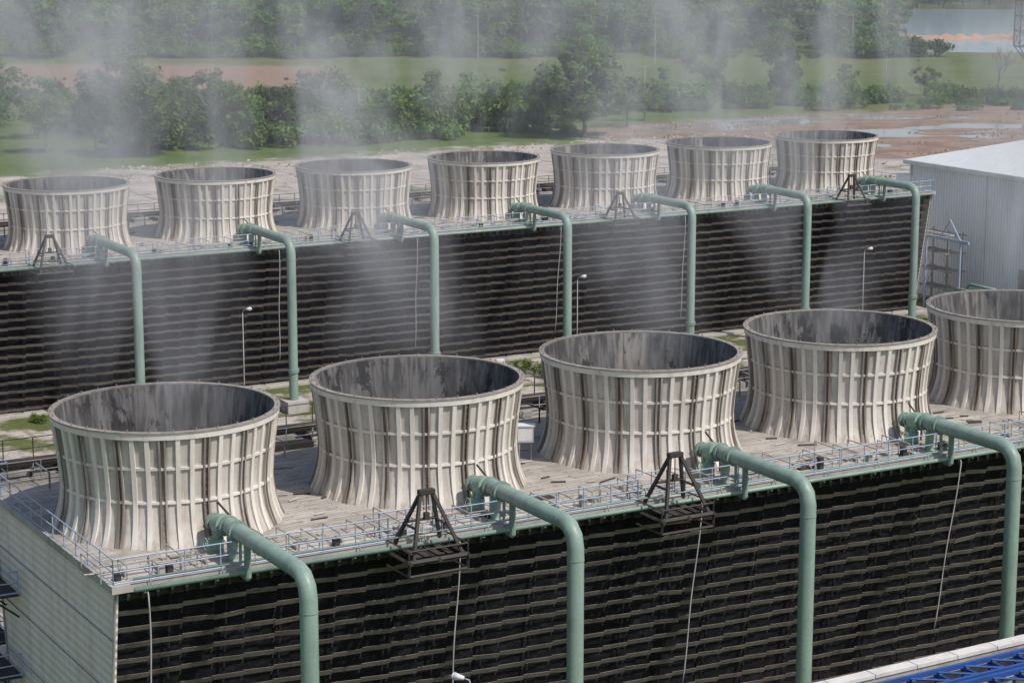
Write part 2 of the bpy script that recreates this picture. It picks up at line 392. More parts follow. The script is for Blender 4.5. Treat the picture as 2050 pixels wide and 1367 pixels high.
    while x<s1-.5:
        mb.box(x,x+.08,-8.98,-8.60,DECK-.3,DECK-.24); mb.tube((x+.3,-8.95,DECK-.12),(x+.3,-8.8,DECK+.28),.03,n=5); x+=3.1
    obj('green_header_pipe',mb.mesh('green_header_pipe',[M_green],True),(org[0],org[1],0),TH)
hF=[8.0,20.7,45.8]; hB=[-4.6,21.1,46.7,72.3]
railings(F1,-5.45,6*SF-4.85,hF,[i*SF for i in range(6)],SF,True)
railings(B1,-SB-6.2,6*SB+6.4,hB,[i*SB for i in range(-1,7)],SB,False)

# ---------------------------------------------------------------- risers
def riser(org,s,a):
    mb=MB(); z=1.38; r=.36; e=.95
    zz=DECK+z
    pts=[(0,-7.0,zz)]+[(0,-a+e,zz)]
    for k in range(1,4):
        t=math.pi/2*k/3
        pts.append((0,-a+e-e*math.sin(t),zz-e+e*math.cos(t)))
    pts.append((0,-a,.9))
    mb.path(pts,r,20,0)
    mb.tube((0,-5.4,DECK+1.15),(0,-7.0,zz),.25,.30,16,0)
    for t,rr,w in ((-5.35,.38,.16),(-5.7,.33,.1),(-7.0,.44,.14),(-7.9,.46,.1),(-8.08,.46,.1)):
        q=DECK+1.15+(z-1.15)*min(1,(t+5.4)/-1.6); mb.tube((0,t,q),(0,t-w,q),rr,n=20,mi=0)
    mb.tube((0,-a,zz-e-.5),(0,-a,zz-e-.53),.375,n=20,mi=0); mb.tube((0,-a+e+.1,zz),(0,-a+e+.13,zz),.375,n=20,mi=0)
    mb.tube((0,-a,3.1),(0,-a,3.22),.45,n=20,mi=0); mb.tube((0,-a,3.25),(0,-a,3.37),.45,n=20,mi=0)
    mb.tube((0,-6.1,DECK+1.2),(0,-6.75,DECK+1.3),.46,.46,14,1); mb.tube((.0,-6.4,DECK+1.2),(-.35,-6.45,DECK+.55),.22,.17,12,1)
    mb.tube((-.35,-6.45,DECK+.75),(-.35,-6.45,DECK+.3),.34,.34,14,1); mb.box(-.6,-.1,-6.7,-6.2,DECK+.02,DECK+.3,1)
    for k in range(12):
        t0=2*math.pi*k/12; t1=2*math.pi*(k+1)/12
        mb.tube((-.82,-6.45+.26*math.cos(t0),DECK+.55+.26*math.sin(t0)),(-.82,-6.45+.26*math.cos(t1),DECK+.55+.26*math.sin(t1)),.025,n=5,mi=1)
    mb.tube((-.6,-6.45,DECK+.55),(-.84,-6.45,DECK+.55),.03,n=5,mi=1)
    for t in (-5.8,-7.4): mb.box(-.22,.22,t-.08,t+.08,DECK,DECK+1.0,1)
    mb.tube((.0,-9.0,zz),(0,-9.0,DECK-.35),.15,n=10,mi=0); mb.tube((0,-9.0,DECK-.35),(0,-8.5,DECK-.35),.15,n=10,mi=0)
    mb.box(-.05,.05,-8.3,-8.2,DECK,zz,1)
    mb.box(-.9,.9,-a-.9,-a+.9,0,.9,2)
    me=mb.mesh('green_riser_pipe',[M_green,M_lgreen,M_conc],True); smooth_by_angle(me,35)
    x,y=W(org,s,0); obj('green_riser_pipe',me,(x,y,0),TH)
for i,a in enumerate([15.0,14.3,13.8,13.5,13.3,13.2]): riser(F1,i*SF,a)
for i,a in zip(range(-1,7),[15.8,15.7,15.2,14.8,14.5,14.2,13.9,13.6]): riser(B1,i*SB,a)

# ---------------------------------------------------------------- hoist frames
def hoist_mesh():
    mb=MB()
    def bar(a,b,w=.06): mb.tube(a,b,w*1.4,n=4)
    zb=-.35; at=2.3
    ys=(-8.5,-10.6)
    ap=[(-.28,-9.5,at),(.28,-9.5,at)]
    bar(ap[0],ap[1],.09); mb.box(-.36,.36,-9.66,-9.34,at-.05,at+.13)
    for sx,a in ((-1.2,ap[0]),(1.2,ap[1])):
        for y in ys: bar((sx,y,zb),a,.07)
        bar((sx*.64,-9.0,.9),(sx*.64,-10.0,.9),.045)
    bar((-.75,-9.05,1.0),(.75,-9.05,1.0),.045)
    for y in ys: bar((-1.45,y,zb),(1.45,y,zb),.08)
    for x in (-1.4,0,1.4): bar((x,ys[0],zb),(x,ys[1]-.2,zb),.07)
    bar((-1.3,ys[0],zb),(1.3,ys[1],zb),.035); bar((1.3,ys[0],zb),(-1.3,ys[1],zb),.035)
    for x in (-1.4,1.4):
        bar((x,ys[1],zb),(x,ys[1],zb-.6),.05); bar((x,ys[1],zb-.6),(x,-8.5,zb-.6),.04)
        bar((x,ys[1],zb+.5),(x,ys[0],zb+.5),.03); bar((x,ys[1],zb),(x,ys[1],zb+.5),.03)
    bar((-1.4,ys[1],zb-.6),(1.4,ys[1],zb-.6),.045); bar((-1.4,ys[1],zb+.5),(1.4,ys[1],zb+.5),.03)
    for x in (-.9,-.5,.1,.6): mb.box(x,x+.3,-10.3,-8.6,zb+.06,zb+.1)
    bar((0,-9.5,at-.05),(0,-9.5,1.4),.02); mb.box(-.11,.11,-9.6,-9.4,1.1,1.42)
    return mb.mesh('hoist_frame',[M_dark])
ME_h=hoist_mesh()
for org,l in ((F1,hF),(B1,hB)):
    for s in l:
        x,y=W(org,s,0); obj('hoist_frame',ME_h,(x,y,DECK),TH)
def hose(org,s,ds,L):
    mb=MB(); pts=[(s,-8.5,DECK-.2),(s,-8.8,DECK-.05),(s,-9.0,DECK-.4)]
    for k in range(1,12):
        t=k/11; pts.append((s+ds*t+.04*math.sin(t*9),-9.0-.05*t,DECK-.4-L*t))
    mb.path(pts,.035,6); obj('hanging_hose',mb.mesh('hanging_hose',[M_rope],True),(org[0],org[1],0),TH)
for s,ds in ((-4.3,0.0),(9.9,-.6),(22.6,-1.0),(38.2,-1.4)): hose(F1,s,ds,8.5)
for s,ds in ((14.5,-.2),(27.0,-.3),(41,-.6),(54,-.4)): hose(B1,s,ds,9)

# ---------------------------------------------------------------- lamps, cabinet, floodlight
def lamp(x,y,h,arm=(-.5,-.2),mat=M_steel):
    mb=MB(); mb.tube((0,0,0),(0,0,h-.3),.06,.035,8,0); mb.tube((0,0,0),(0,0,.35),.16,n=8,mi=0)
    mb.path([(0,0,h-.3),(arm[0]*.3,arm[1]*.3,h-.05),(arm[0],arm[1],h)],.03,6,0)
    ax=arm[0]; ay=arm[1]
    mb.tube((ax*.8,ay*.8,h+.0),(ax*1.8,ay*1.8,h+.04),.07,.15,10,1); mb.tube((ax*1.8,ay*1.8,h+.04),(ax*2.05,ay*2.05,h+.04),.15,.06,10,1)
    obj('street_lamp',mb.mesh('street_lamp',[mat,M_white],True),(x,y,0))
for s in (29.5,59.4,89.6): 
    x,y=W(F1,s,62); lamp(x,y,8.9,(.35,-.1))
lamp(-1.4,71.4,12.2,(-.35,.1))
mb=MB()
for x in (-.3,.3):
    for y in (-.2,.2): mb.tube((x,y,0),(x,y,.9),.035,n=5,mi=1)
mb.box(-.42,.42,-.25,.25,.9,1.7,0); mb.box(-.36,.36,-.275,-.252,.98,1.62,0); mb.box(-.5,.5,-.32,.3,1.702,1.76,0); mb.box(-.5,-.25,-.2,.2,.55,.897,1)
x,y=W(F1,SF*1.5+.2,1.0); obj('control_cabinet',mb.mesh('control_cabinet',[M_white,M_steel]),(x,y,DECK),TH-.5)
mb=MB(); mb.tube((0,0,0),(0,0,1.9),.04,n=6,mi=1); mb.box(-.25,.25,-.12,.12,1.9,2.3,0); mb.box(-.2,.2,-.15,-.122,1.95,2.25,0)
x,y=W(F1,24.3,13.0); obj('floodlight',mb.mesh('floodlight',[M_white,M_steel]),(x,y,DECK),TH)
mb=MB(); mb.box(-.7,.7,-.05,.05,.6,1.5,0)
for xx in (-.6,.6): mb.tube((xx,.08,0),(xx,.08,1.45),.04,n=5,mi=1)
x,y=W(B1,18.3,13.6); obj('orange_barrier_board',mb.mesh('orange_barrier_board',[M_orange,M_steel]),(x,y,DECK),TH)

# ---------------------------------------------------------------- stair tower at the left end
mb=MB()
xs=(-7.6,-4.6); ys=(9.3,12.9)
for x in xs:
    for y in ys: mb.tube((x,y,0),(x,y,DECK+.0),.07,n=6,mi=0)
for z in (4.3,8.2,DECK-.1):
    mb.box(-7.7,-6.9,9.2,13,z-.08,z,0); mb.box(-5.3,-4.5,9.2,13,z-.08,z,0); mb.box(-6.9,-5.3,9.2,9.8,z-.08,z,0)
    for x in (-7.7,-4.5): rail_run(mb,[(x,9.2),(x,13)],mi=1,z=z,r=.03)
    rail_run(mb,[(-7.7,9.2),(-4.5,9.2)],mi=1,z=z,r=.03)
for z0,z1,f in ((0,4.3,1),(4.3,8.2,-1),(8.2,DECK,1)):
    for k in range(14):
        t=(k+.5)/14; z=z0+(z1-z0)*t; y=(9.8+3.0*t) if f>0 else (12.8-3.0*t); mb.box(-6.6,-5.6,y-.13,y+.13,z-.03,z,0)
    ya,yb=((9.8,12.8) if f>0 else (12.8,9.8))
    for x in (-6.65,-5.55):
        mb.tube((x,ya,z0),(x,yb,z1),.06,n=4,mi=0); mb.tube((x,ya,z0+1),(x,yb,z1+1),.03,n=5,mi=1)
for z in (8.1,4.2):
    mb.box(-6.95,-5.55,4.6,9.15,z-.09,z,0); rail_run(mb,[(-6.9,4.6),(-6.9,9.1)],mi=1,z=z,r=.035); rail_run(mb,[(-6.9,4.6),(-5.6,4.6)],mi=1,z=z,r=.035)
    for y in (5,7,9): mb.tube((-6.85,y,z-.07),(-5.5,y,z-1.2),.05,n=5,mi=0)
mb.tube((-6.85,5.2,0),(-6.85,5.2,8.1),.09,n=6,mi=2)
obj('stair_tower',mb.mesh('stair_tower',[M_dark,M_rail,M_green]),(F1[0],F1[1],0),TH)

# ---------------------------------------------------------------- white building
e=empty('white_clad_building',(F1[0],F1[1],0),TH)
mb=MB(); mb.box(112,150,38,82.5,0,13.6,0); obj('walls',mb.mesh('walls',[M_clad]),parent=e)
mb=MB()
vs=[(111.6,37.5,13.62),(111.6,83,13.62),(131,83,15.0),(131,37.5,15.0),(150.5,37.5,13.62),(150.5,83,13.62)]
mb.add(vs,[(0,3,2,1),(3,4,5,2),(0,1,5,4),(0,4,3),(1,2,5)],0)
mb.box(111.5,111.75,37.4,83.1,13.2,13.6,1); mb.box(129,133,40,80,14.9,15.4,0)
obj('roof',mb.mesh('roof',[M_roof,M_white]),parent=e)
mb=MB()
for y in (45,58,71,82.3): mb.tube((111.86,y,0),(111.86,y,13.2),.09,n=8,mi=0)
mb.box(111.93,111.998,62,66,0.02,4.6,1)
obj('downpipes_and_door',mb.mesh('downpipes',[M_white,M_steel]),parent=e)
mb=MB(); mb.box(0,40,0,18,0,5,0); mb.add([(-.5,-.5,5.02),(40.5,-.5,5.02),(40.5,18.5,5.02),(-.5,18.5,5.02),(-.5,9,6.2),(40.5,9,6.2)],[(0,1,5,4),(2,3,4,5),(0,4,3),(1,2,5),(0,3,2,1)],1)
x,y=W(F1,150,112); obj('low_metal_shed',mb.mesh('shed',[M_clad2,M_roof]),(x,y,0),TH)
mb=MB()
for x in (0,2.2,4.4):
    for y in (0,1.8): mb.tube((x,y,0),(x,y,7.5),.06,n=5)
for z in (1.8,3.6,5.4,7.2):
    for y in (0,1.8): mb.tube((-.5,y,z),(5,y,z),.05,n=5)
    for x in (0,2.2,4.4): mb.tube((x,-.4,z),(x,2.2,z),.05,n=5)
    mb.box(0,4.4,.2,1.6,z+.05,z+.09)
for x in (0,2.2): mb.tube((x,0,0),(x+2.2,0,3.6),.03,n=5); mb.tube((x+2.2,0,3.6),(x,0,7.2),.03,n=5)
x,y=W(F1,108.8,77); obj('scaffold',mb.mesh('scaffold',[M_steel]),(x,y,0),TH-math.pi/2)
mb=MB()
mb.box(-1.2,6.2,-.1,.1,6.9,7.2,0); mb.tube((0,0,0),(0,0,7),.12,n=8,mi=0); mb.tube((5,0,0),(5,0,7),.12,n=8,mi=0); mb.tube((2,0,7.1),(3.4,0,9),.08,n=6,mi=0); mb.tube((5,0,7.1),(3.4,0,9),.08,n=6,mi=0)
x,y=W(F1,108,75); obj('lifting_gantry',mb.mesh('lifting_gantry',[M_rail]),(x,y,0),TH-math.pi/2)
mb=MB()
for k in range(3):
    mb.path([(k*1.6,0,0),(k*1.6,0,2.2+.3*k),(k*1.6+.0,-.5,2.7+.3*k),(k*1.6,-4,2.7+.3*k),(k*1.6,-4.5,2.2),(k*1.6,-4.5,0)],.16,10,0)
mb.tube((-2,-2,1.2),(7,-2,1.2),.22,n=12); mb.tube((-1,-3,.0),(-1,-3,1.9),.5,n=14,mi=0)
x,y=W(F1,104,68); obj('green_valve_manifold',mb.mesh('green_valve_manifold',[M_lgreen],True),(x,y,0),TH)

# ---------------------------------------------------------------- blue steel structure, near right
e=empty('blue_steel_roof_structure',(8.07,55.3,0),TH+math.radians(1.2))
mb=MB()
k=-4
while k<34:
    mb.box(k,k+1.47,-.40,0,17.9,18.0,0); k+=1.5
mb.box(-4,34,-.36,-.06,17.2,17.897,1); mb.box(-4,34,-14,-.45,16.4,16.6,2)
mb.box(-4,-3.8,-14,-.7,0,16.4,1); mb.box(-4,34,-.44,-.37,0,16.4,1)
M_slab=weathered('parapet_slabs',(.62,.60,.56),(.4,.37,.33),1.5,.6,.8,1)
obj('parapet',mb.mesh('parapet',[M_slab,M_conc,M_black]),parent=e)
mb=MB()
for j,yy in enumerate((-.62,-1.5,-1.75,-2.65,-2.9,-3.8,-4.05,-5)):
    mb.box(-4,34,yy-.05,yy+.05,17.72,17.86,0)
k=-4
while k<34:
    mb.box(k,k+.07,-5,-.5,17.60,17.715,0)
    for ya in (-.68,-1.81,-2.96,-4.1): mb.tube((k,ya,17.78),(k+1.0,ya-.78,17.78),.035,n=4)
    mb.tube((k,-.6,16.6),(k,-.6,17.7),.06,n=4); k+=1.0
obj('blue_trusses',mb.mesh('blue_trusses',[M_blue]),parent=e)
mb=MB()
for yy in (-1.1,-2.2,-3.4):
    for q in range(0,38,1):
        mb.box(-4+q,-4+q+.93,yy-.15,yy+.15,17.3,17.34,0)
obj('walkway_grating',mb.mesh('walkway_grating',[M_steel]),parent=e)

# ---------------------------------------------------------------- ground
def ground_mat():
    m=NT('ground'); P=m.pos(); X,Y,Z=m.sep(P)
    rx=m.math('SUBTRACT',X,F1[0]); ry=m.math('SUBTRACT',Y,F1[1])
    s=m.math('ADD',m.math('MULTIPLY',rx,CU),m.math('MULTIPLY',ry,SU)); t=m.math('ADD',m.math('MULTIPLY',rx,-SU),m.math('MULTIPLY',ry,CU))
    nb=m.noise(P,.035,5,.6); nm=m.noise(P,.18,6,.65); nf=m.noise(P,1.2,5,.7); nl=m.noise(m.map(P,(.15,1,1)),.06,6,.7); ns=m.noise(m.map(P,(.3,1,1)),.35,5,.7)
    wob=m.math('MULTIPLY',m.math('SUBTRACT',nm,.5),26.0)
    tw=m.math('ADD',t,wob); sw=m.math('ADD',s,m.math('MULTIPLY',m.math('SUBTRACT',nb,.5),60.0)); Yw=m.math('ADD',Y,m.math('MULTIPLY',m.math('SUBTRACT',nl,.5),70.0))
    grass=m.mix(m.ramp(nm,.35,.65),(.065,.115,.028),(.12,.155,.042)); grass=m.mix(m.ramp(nf,.45,.75,0,.6),grass,(.04,.07,.018))
    field=m.mix(m.ramp(nl,.40,.58),(.085,.135,.034),(.165,.165,.06)); field=m.mix(m.ramp(ns,.42,.62,0,.7),field,(.055,.095,.024)); field=m.mix(m.ramp(nm,.5,.66,0,.5),field,(.15,.135,.055)); field=m.mix(m.ramp(nf,.42,.62,0,.55),field,(.05,.078,.022))
    c=m.mix(m.ramp(Yw,415,440),grass,field)
    br=m.math('MULTIPLY',m.ramp(Yw,462,474),m.ramp(Yw,546,562,1,0)); br=m.math('MULTIPLY',br,m.ramp(m.math('ADD',X,wob),-56,-38,1,0))
    c=m.mix(m.math('MULTIPLY',br,m.ramp(ns,.3,.6,.65,1)),c,m.mix(nf,(.20,.125,.095),(.33,.225,.17)))
    yard=m.mix(m.ramp(nm,.35,.65),(.46,.41,.37),(.33,.29,.26)); yard=m.mix(m.ramp(nf,.5,.72,0,.6),yard,(.56,.53,.49)); yard=m.mix(m.ramp(ns,.53,.68,0,.65),yard,(.25,.215,.185))
    brk=m.n('ShaderNodeTexBrick'); cv=m.n('ShaderNodeCombineXYZ'); m.l(s,cv.inputs[0]); m.l(t,cv.inputs[1]); m.l(cv.outputs[0],brk.inputs[0])
    brk.offset=0; brk.inputs['Scale'].default_value=1; brk.inputs['Brick Width'].default_value=14; brk.inputs['Row Height'].default_value=9; brk.inputs['Mortar Size'].default_value=.25
    yard=m.mix(m.math('MULTIPLY',brk.outputs['Fac'],.55),yard,(.14,.13,.08))
    weeds=m.ramp(m.noise(P,.09,7,.78),.53,.62); yard=m.mix(m.math('MULTIPLY',weeds,.85),yard,(.10,.14,.045))
    ym=m.math('MULTIPLY',m.ramp(tw,14,15),m.ramp(tw,220,230,1,0)); c=m.mix(ym,c,yard)
    gs=m.math('MULTIPLY',m.ramp(tw,60,64),m.ramp(tw,78,82,1,0)); gs=m.math('MULTIPLY',gs,m.ramp(nm,.40,.53)); c=m.mix(gs,c,m.mix(nf,(.13,.14,.05),(.07,.10,.03)))
    rd=m.math('MULTIPLY',m.ramp(t,50,50.3),m.ramp(t,58,58.3,1,0)); c=m.mix(rd,c,m.mix(nf,(.20,.195,.185),(.27,.26,.245)))
    q=m.math('ADD',sw,m.math('MULTIPLY',t,.35)); mm=m.math('MULTIPLY',m.ramp(q,246,254),m.ramp(tw,238,252,1,0)); mm=m.math('MULTIPLY',mm,m.ramp(t,110,125))
    mud=m.mix(m.ramp(nm,.35,.65),(.29,.20,.15),(.18,.13,.10)); mud=m.mix(m.ramp(nf,.5,.7,0,.6),mud,(.37,.285,.23)); mud=m.mix(m.ramp(ns,.5,.65,0,.7),mud,(.14,.105,.085)); c=m.mix(mm,c,mud)
    pud=m.math('MULTIPLY',m.ramp(m.noise(m.map(P,(.5,1,1)),.07,5,.6),.52,.54),mm)
    c=m.mix(pud,c,(.30,.29,.28))
    m.bump(m.math('MULTIPLY',nf,m.math('SUBTRACT',1.0,pud)),.7,.5)
    rough=m.math('SUBTRACT',.95,m.math('MULTIPLY',pud,.85))
    return m.done(c,rough,spec=.25)
MG=ground_mat()
mb=MB(); mb.add([(-3000,-400,0),(3000,-400,0),(3000,6000,0),(-3000,6000,0)],[(0,1,2,3)]); obj('ground',mb.mesh('ground',[MG]))
mb=MB()
def rock(x,y,r,mi):
    d=[Vector(q)*r*R.uniform(.6,1.2) for q in ((1,0,0),(0,1,0),(-1,0,0),(0,-1,0))]; tp=(x+R.uniform(-.3,.3)*r,y,r*R.uniform(.5,.9))
    vs=[(x+q.x,y+q.y,-.02) for q in d]+[(x+q.x*.6,y+q.y*.6,r*R.uniform(.3,.6)) for q in d]+[tp]
    mb.add(vs,[(i,(i+1)%4,4+(i+1)%4,4+i) for i in range(4)]+[(4+i,4+(i+1)%4,8) for i in range(4)],mi)
for i in range(60):
    s0_=R.uniform(60,200); t0_=R.gauss(219,6)
    for j in range(R.randint(4,26)):
        x,y=W(F1,s0_+R.gauss(0,2.2),t0_+R.gauss(0,1.0)); rock(x,y,R.uniform(.08,.34),R.choice([0,1]))
for i in range(400):
    s=R.uniform(60,200); t=R.uniform(110,225)
    x,y=W(F1,s,t); rock(x,y,R.uniform(.06,.2),R.choice([0,1]))
M_rub=weathered('rubble_light',(.46,.43,.39),(.26,.23,.2),.5,.8,.9,1); M_rub2=weathered('rubble_soil',(.26,.20,.16),(.18,.13,.1),.5,.8,.9,1)
for i in range(90):
    s0_=R.uniform(168,280); t0_=R.uniform(140,246)
    for j in range(R.randint(3,20)):
        x,y=W(F1,s0_+R.gauss(0,3),t0_+R.gauss(0,1.2)); rock(x,y,R.uniform(.1,.5),1)
obj('rubble',mb.mesh('rubble',[M_rub,M_rub2]))
# lake
m=NT('lake_water'); nz=m.noise(m.map(m.pos(),(.4,1,1)),.8,4); m.bump(nz,.15,.1); MW=m.done((.22,.27,.31),.14,spec=.5)
mb=MB(); mb.add([(139,868,.05),(131,790,.05),(124,706,.05),(117,655,.05),(112,605,.05),(190,600,.05),(420,610,.05),(420,880,.05)],[tuple(range(8))]); obj('lake',mb.mesh('lake',[MW]))
MS=weathered('sand',(.42,.27,.18),(.33,.21,.14),.2,.7,.9,1)
mb=MB()
n=26; vs=[]
for k in range(n+1):
    x=120+k*1.4; w=(9 if k<10 else 4)*math.sin(math.pi*min(1,(k+2)/(n+2)))+R.uniform(-1,1); yc=672+3*math.sin(k*.4)
    vs+=[(x,yc-w,.06),(x,yc,.9+R.uniform(-.3,.9)),(x,yc+w,.06)]
mb.add(vs,[(3*k+j,3*k+3+j,3*k+4+j,3*k+1+j) for k in range(n) for j in (0,1)]); obj('sand_spit',mb.mesh('sand_spit',[MS],True))

# ---------------------------------------------------------------- vegetation
def leaf_mat(name,c0,c1,c2):
    m=NT(name); g=m.n('ShaderNodeNewGeometry'); a=m.noise(m.obj(),.35,3); 
    c=m.mix(m.ramp(a,.35,.65),c0,c1); c=m.mix(m.ramp(g.outputs['Random Per Island'],.2,1,0,.6),c,c2)
    hs=m.n('ShaderNodeHueSaturation'); m.l(c,hs.inputs['Color']); r=m.rnd(); m.l(m.ramp(r,0,1,.475,.515,False),hs.inputs['Hue']); m.l(m.ramp(r,0,1,.7,1.5,False),hs.inputs['Value']); hs.inputs['Saturation'].default_value=1.0
    c=hs.outputs[0]; m.done(c,.6,spec=.2)
    tr=m.n('ShaderNodeBsdfTranslucent'); m.l(c,tr.inputs[0]); mx=m.n('ShaderNodeMixShader'); mx.inputs[0].default_value=.3
    m.l(m.b.outputs[0],mx.inputs[1]); m.l(tr.outputs[0],mx.inputs[2]); m.l(mx.outputs[0],m.out.inputs[0]); return m.mat
ML1=leaf_mat('leaves_dark',(.045,.09,.024),(.078,.13,.036),(.125,.17,.06))
ML2=leaf_mat('leaves_bright',(.085,.16,.033),(.125,.205,.048),(.165,.235,.075))
ML3=leaf_mat('leaves_forest',(.05,.10,.027),(.09,.15,.042),(.135,.185,.068))
M_bark=weathered('bark',(.20,.17,.14),(.09,.07,.055),2)
def quad(mb,c,nrm,sz,mi,rr):
    a=nrm.orthogonal().normalized(); b=nrm.cross(a); t=rr.uniform(0,6.28)
    e=a*math.cos(t)+b*math.sin(t); g=nrm.cross(e); w=sz*rr.uniform(.35,.6)
    mb.add([tuple(c-e*sz),tuple(c-g*w*.9+e*sz*.1),tuple(c+e*sz),tuple(c+g*w)],[(0,1,2,3)],mi)
def rdir(rr):
    z=rr.uniform(-1,1); t=rr.uniform(0,6.283); q=math.sqrt(1-z*z); return Vector((q*math.cos(t),q*math.sin(t),z))
def tree_mesh(seed,h,cw,base,nclump,nleaf,lsz,mat,clump=.28,shape='round'):
    rr=random.Random(seed); mb=MB()
    fork=h*base
    mb.tube((0,0,0),(rr.uniform(-.3,.3),rr.uniform(-.3,.3),fork),h*.028,h*.018,8,1)
    top=(rr.uniform(-.5,.5),rr.uniform(-.5,.5),h*.8); mb.tube((0,0,fork),top,h*.018,h*.005,6,1)
    ch=h-fork
    for k in range(nclump):
        d=rdir(rr); f=rr.uniform(.35,1)**.6
        zc=fork+ch*(.5+.42*d.z*f); wf=1.0
        if shape=='spread': wf=.6+.5*((zc-fork)/ch)
        if shape=='cone': wf=1.15-.75*((zc-fork)/ch)
        c=Vector((d.x*f*cw*.5*wf,d.y*f*cw*.5*wf,zc))
        cr=cw*clump*rr.uniform(.45,.95)
        st=Vector((0,0,fork)).lerp(Vector(top),rr.uniform(0,.6)); mb.tube(st,c,h*.008,h*.003,4,1,False)
        nn=int(nleaf*rr.uniform(.6,1.2))
        for i in range(nn):
            dd=rdir(rr); rad=rr.uniform(.15,1)**.45
            p=c+Vector((dd.x*cr*rad,dd.y*cr*rad,dd.z*cr*.72*rad)); nrm=(dd+rdir(rr)*.8+Vector((0,0,.5))).normalized()
            quad(mb,p,nrm,lsz*rr.uniform(.6,1.35),0,rr)
    return mb.mesh('tree_%d'%seed,[mat,M_bark])
T_big=[tree_mesh(11,12,13,.22,50,130,.30,ML1,.17,'spread'),tree_mesh(12,12,10,.2,44,120,.30,ML1,.18),tree_mesh(13,12,9,.12,40,130,.30,ML2,.19,'cone'),
       tree_mesh(14,12,11,.28,34,80,.27,ML3,.14),tree_mesh(15,12,12,.12,70,140,.33,ML1,.16),tree_mesh(16,12,10,.25,40,95,.28,ML2,.15,'spread'),tree_mesh(17,12,8,.3,26,85,.27,ML3,.16)]
T_for=[tree_mesh(21+k,14,11+k%2*2,.18,26,75,.5,[ML3,ML1,ML3,ML2,ML2][k],.19,['round','spread','cone','round','spread'][k]) for k in range(5)]
def bush_mesh(seed,mat,tall=1.0):
    rr=random.Random(seed); mb=MB()
    for k in range(22):
        c=Vector((rr.uniform(-4,4),rr.uniform(-2.5,2.5),rr.uniform(.2,1.6)*tall)); cr=rr.uniform(.5,1.3)
        mb.tube((c.x*.8,c.y*.8,0),tuple(c),.06,.02,4,1,False)
        for i in range(75):
            dd=rdir(rr); rad=rr.uniform(.2,1)**.5; p=c+Vector((dd.x*cr*rad,dd.y*cr*rad,abs(dd.z)*cr*rad*1.5*tall))
            quad(mb,p,(dd+rdir(rr)*.8+Vector((0,0,.4))).normalized(),rr.uniform(.15,.38),0,rr)
    return mb.mesh('bush_%d'%seed,[mat,M_bark])
BU=[bush_mesh(31,ML1),bush_mesh(32,ML2),bush_mesh(33,ML2,1.5),bush_mesh(34,ML3,1.2)]
def tree(name,me,x,y,h,w=1.0,base=12.0):
    k=h/base; o=obj(name,me,(x,y,0),R.uniform(0,6.28),scale=(k*w,k*w,k)); return o
for (me,x,y,h,w) in [(0,-58.7,345,13.5,1.15),(5,-66,372,16,1),(0,-87,350,10.5,1.1),(5,-76,350,10,1.1),(1,-94,380,15,1.1),(3,-50,358,12.5,1),(6,-44,357,9,1),(1,-39,364,11,1),
    (3,-33.5,378,13,1.05),(6,-28,372,9,1),(2,-14,392,11,1.0),(2,-8.5,400,10,1.1),(3,-20,385,9,1),(6,-2,383,9,1),(4,12.6,376,17,1.05),(3,21,392,10,.9),(5,5,385,9,.9),
    (3,40,441,13.5,.8),(1,55.6,438,14,.75),(2,57,441,10,.8),(3,25,404,9,1),(1,-106,358,12,1),(3,-72,380,13,1),(6,-68,350,9,1),(5,-53,380,12,.9),(3,-82,372,12,1),(6,-24,365,7,1),(3,-60,400,10,1),(5,-31,398,9,1),
    (6,70,452,8,1),(3,88,460,7,1),(2,30,428,9,.9)]:
    tree('tree',T_big[me],x,y,h,w)
rr=random.Random(5); mb=MB()
def branch(p,d,L,r,lev):
    q=p+d*L; mb.tube(p,q,r,r*.65,5,0,False)
    if lev==0: return
    for k in range(3):
        nd=(d+rdir(rr)*.65+Vector((0,0,.15))).normalized(); branch(q,nd,L*rr.uniform(.6,.8),r*.6,lev-1)
branch(Vector((0,0,0)),Vector((0,0,1)),3.6,.28,5); obj('bare_tree',mb.mesh('bare_tree',[M_bark]),(102,452,0))
th=empty('shrub_thicket')
def bush(x,y,sc,v=None):
    me=R.choice(BU) if v is None else BU[v]; obj('shrub',me,(x,y,0),R.uniform(0,6.28),th,(sc*R.uniform(.8,1.2),sc*R.uniform(.8,1.2),sc*R.uniform(.7,1.35)))
for i in range(300):
    s=R.uniform(90,215); t=R.uniform(240,322)
    if s>172 and t<262: continue
    x,y=W(F1,s,t)
    if abs(x)>.26*y: continue
    bush(x,y,R.uniform(.5,1.6) if t<290 else R.uniform(.3,.8),R.choice([0,1,1,2,2,3]))
for i in range(110):
    x=R.uniform(20,125); y=R.uniform(425,462); bush(x,y,R.uniform(.3,1.0),R.choice([1,2,3]))
for i in range(60):
    x=R.uniform(-110,-30); y=R.uniform(425,455)-.05*x; bush(x,y,R.uniform(.4,.9))
for i in range(30):
    x=R.uniform(-120,110); y=R.uniform(460,590); bush(x,y,R.uniform(.12,.3),R.choice([1,3]))
for i in range(45):
    s=R.uniform(-10,60); t=R.choice([R.uniform(64,70),R.uniform(40,48)]); x,y=W(F1,s,t); bush(x,y,R.uniform(.12,.30),R.choice([1,2]))
for i in range(90):
    x=R.uniform(-150,112); bush(x,R.uniform(580,598),R.uniform(.7,1.8))
fo=empty('distant_forest')
y=604
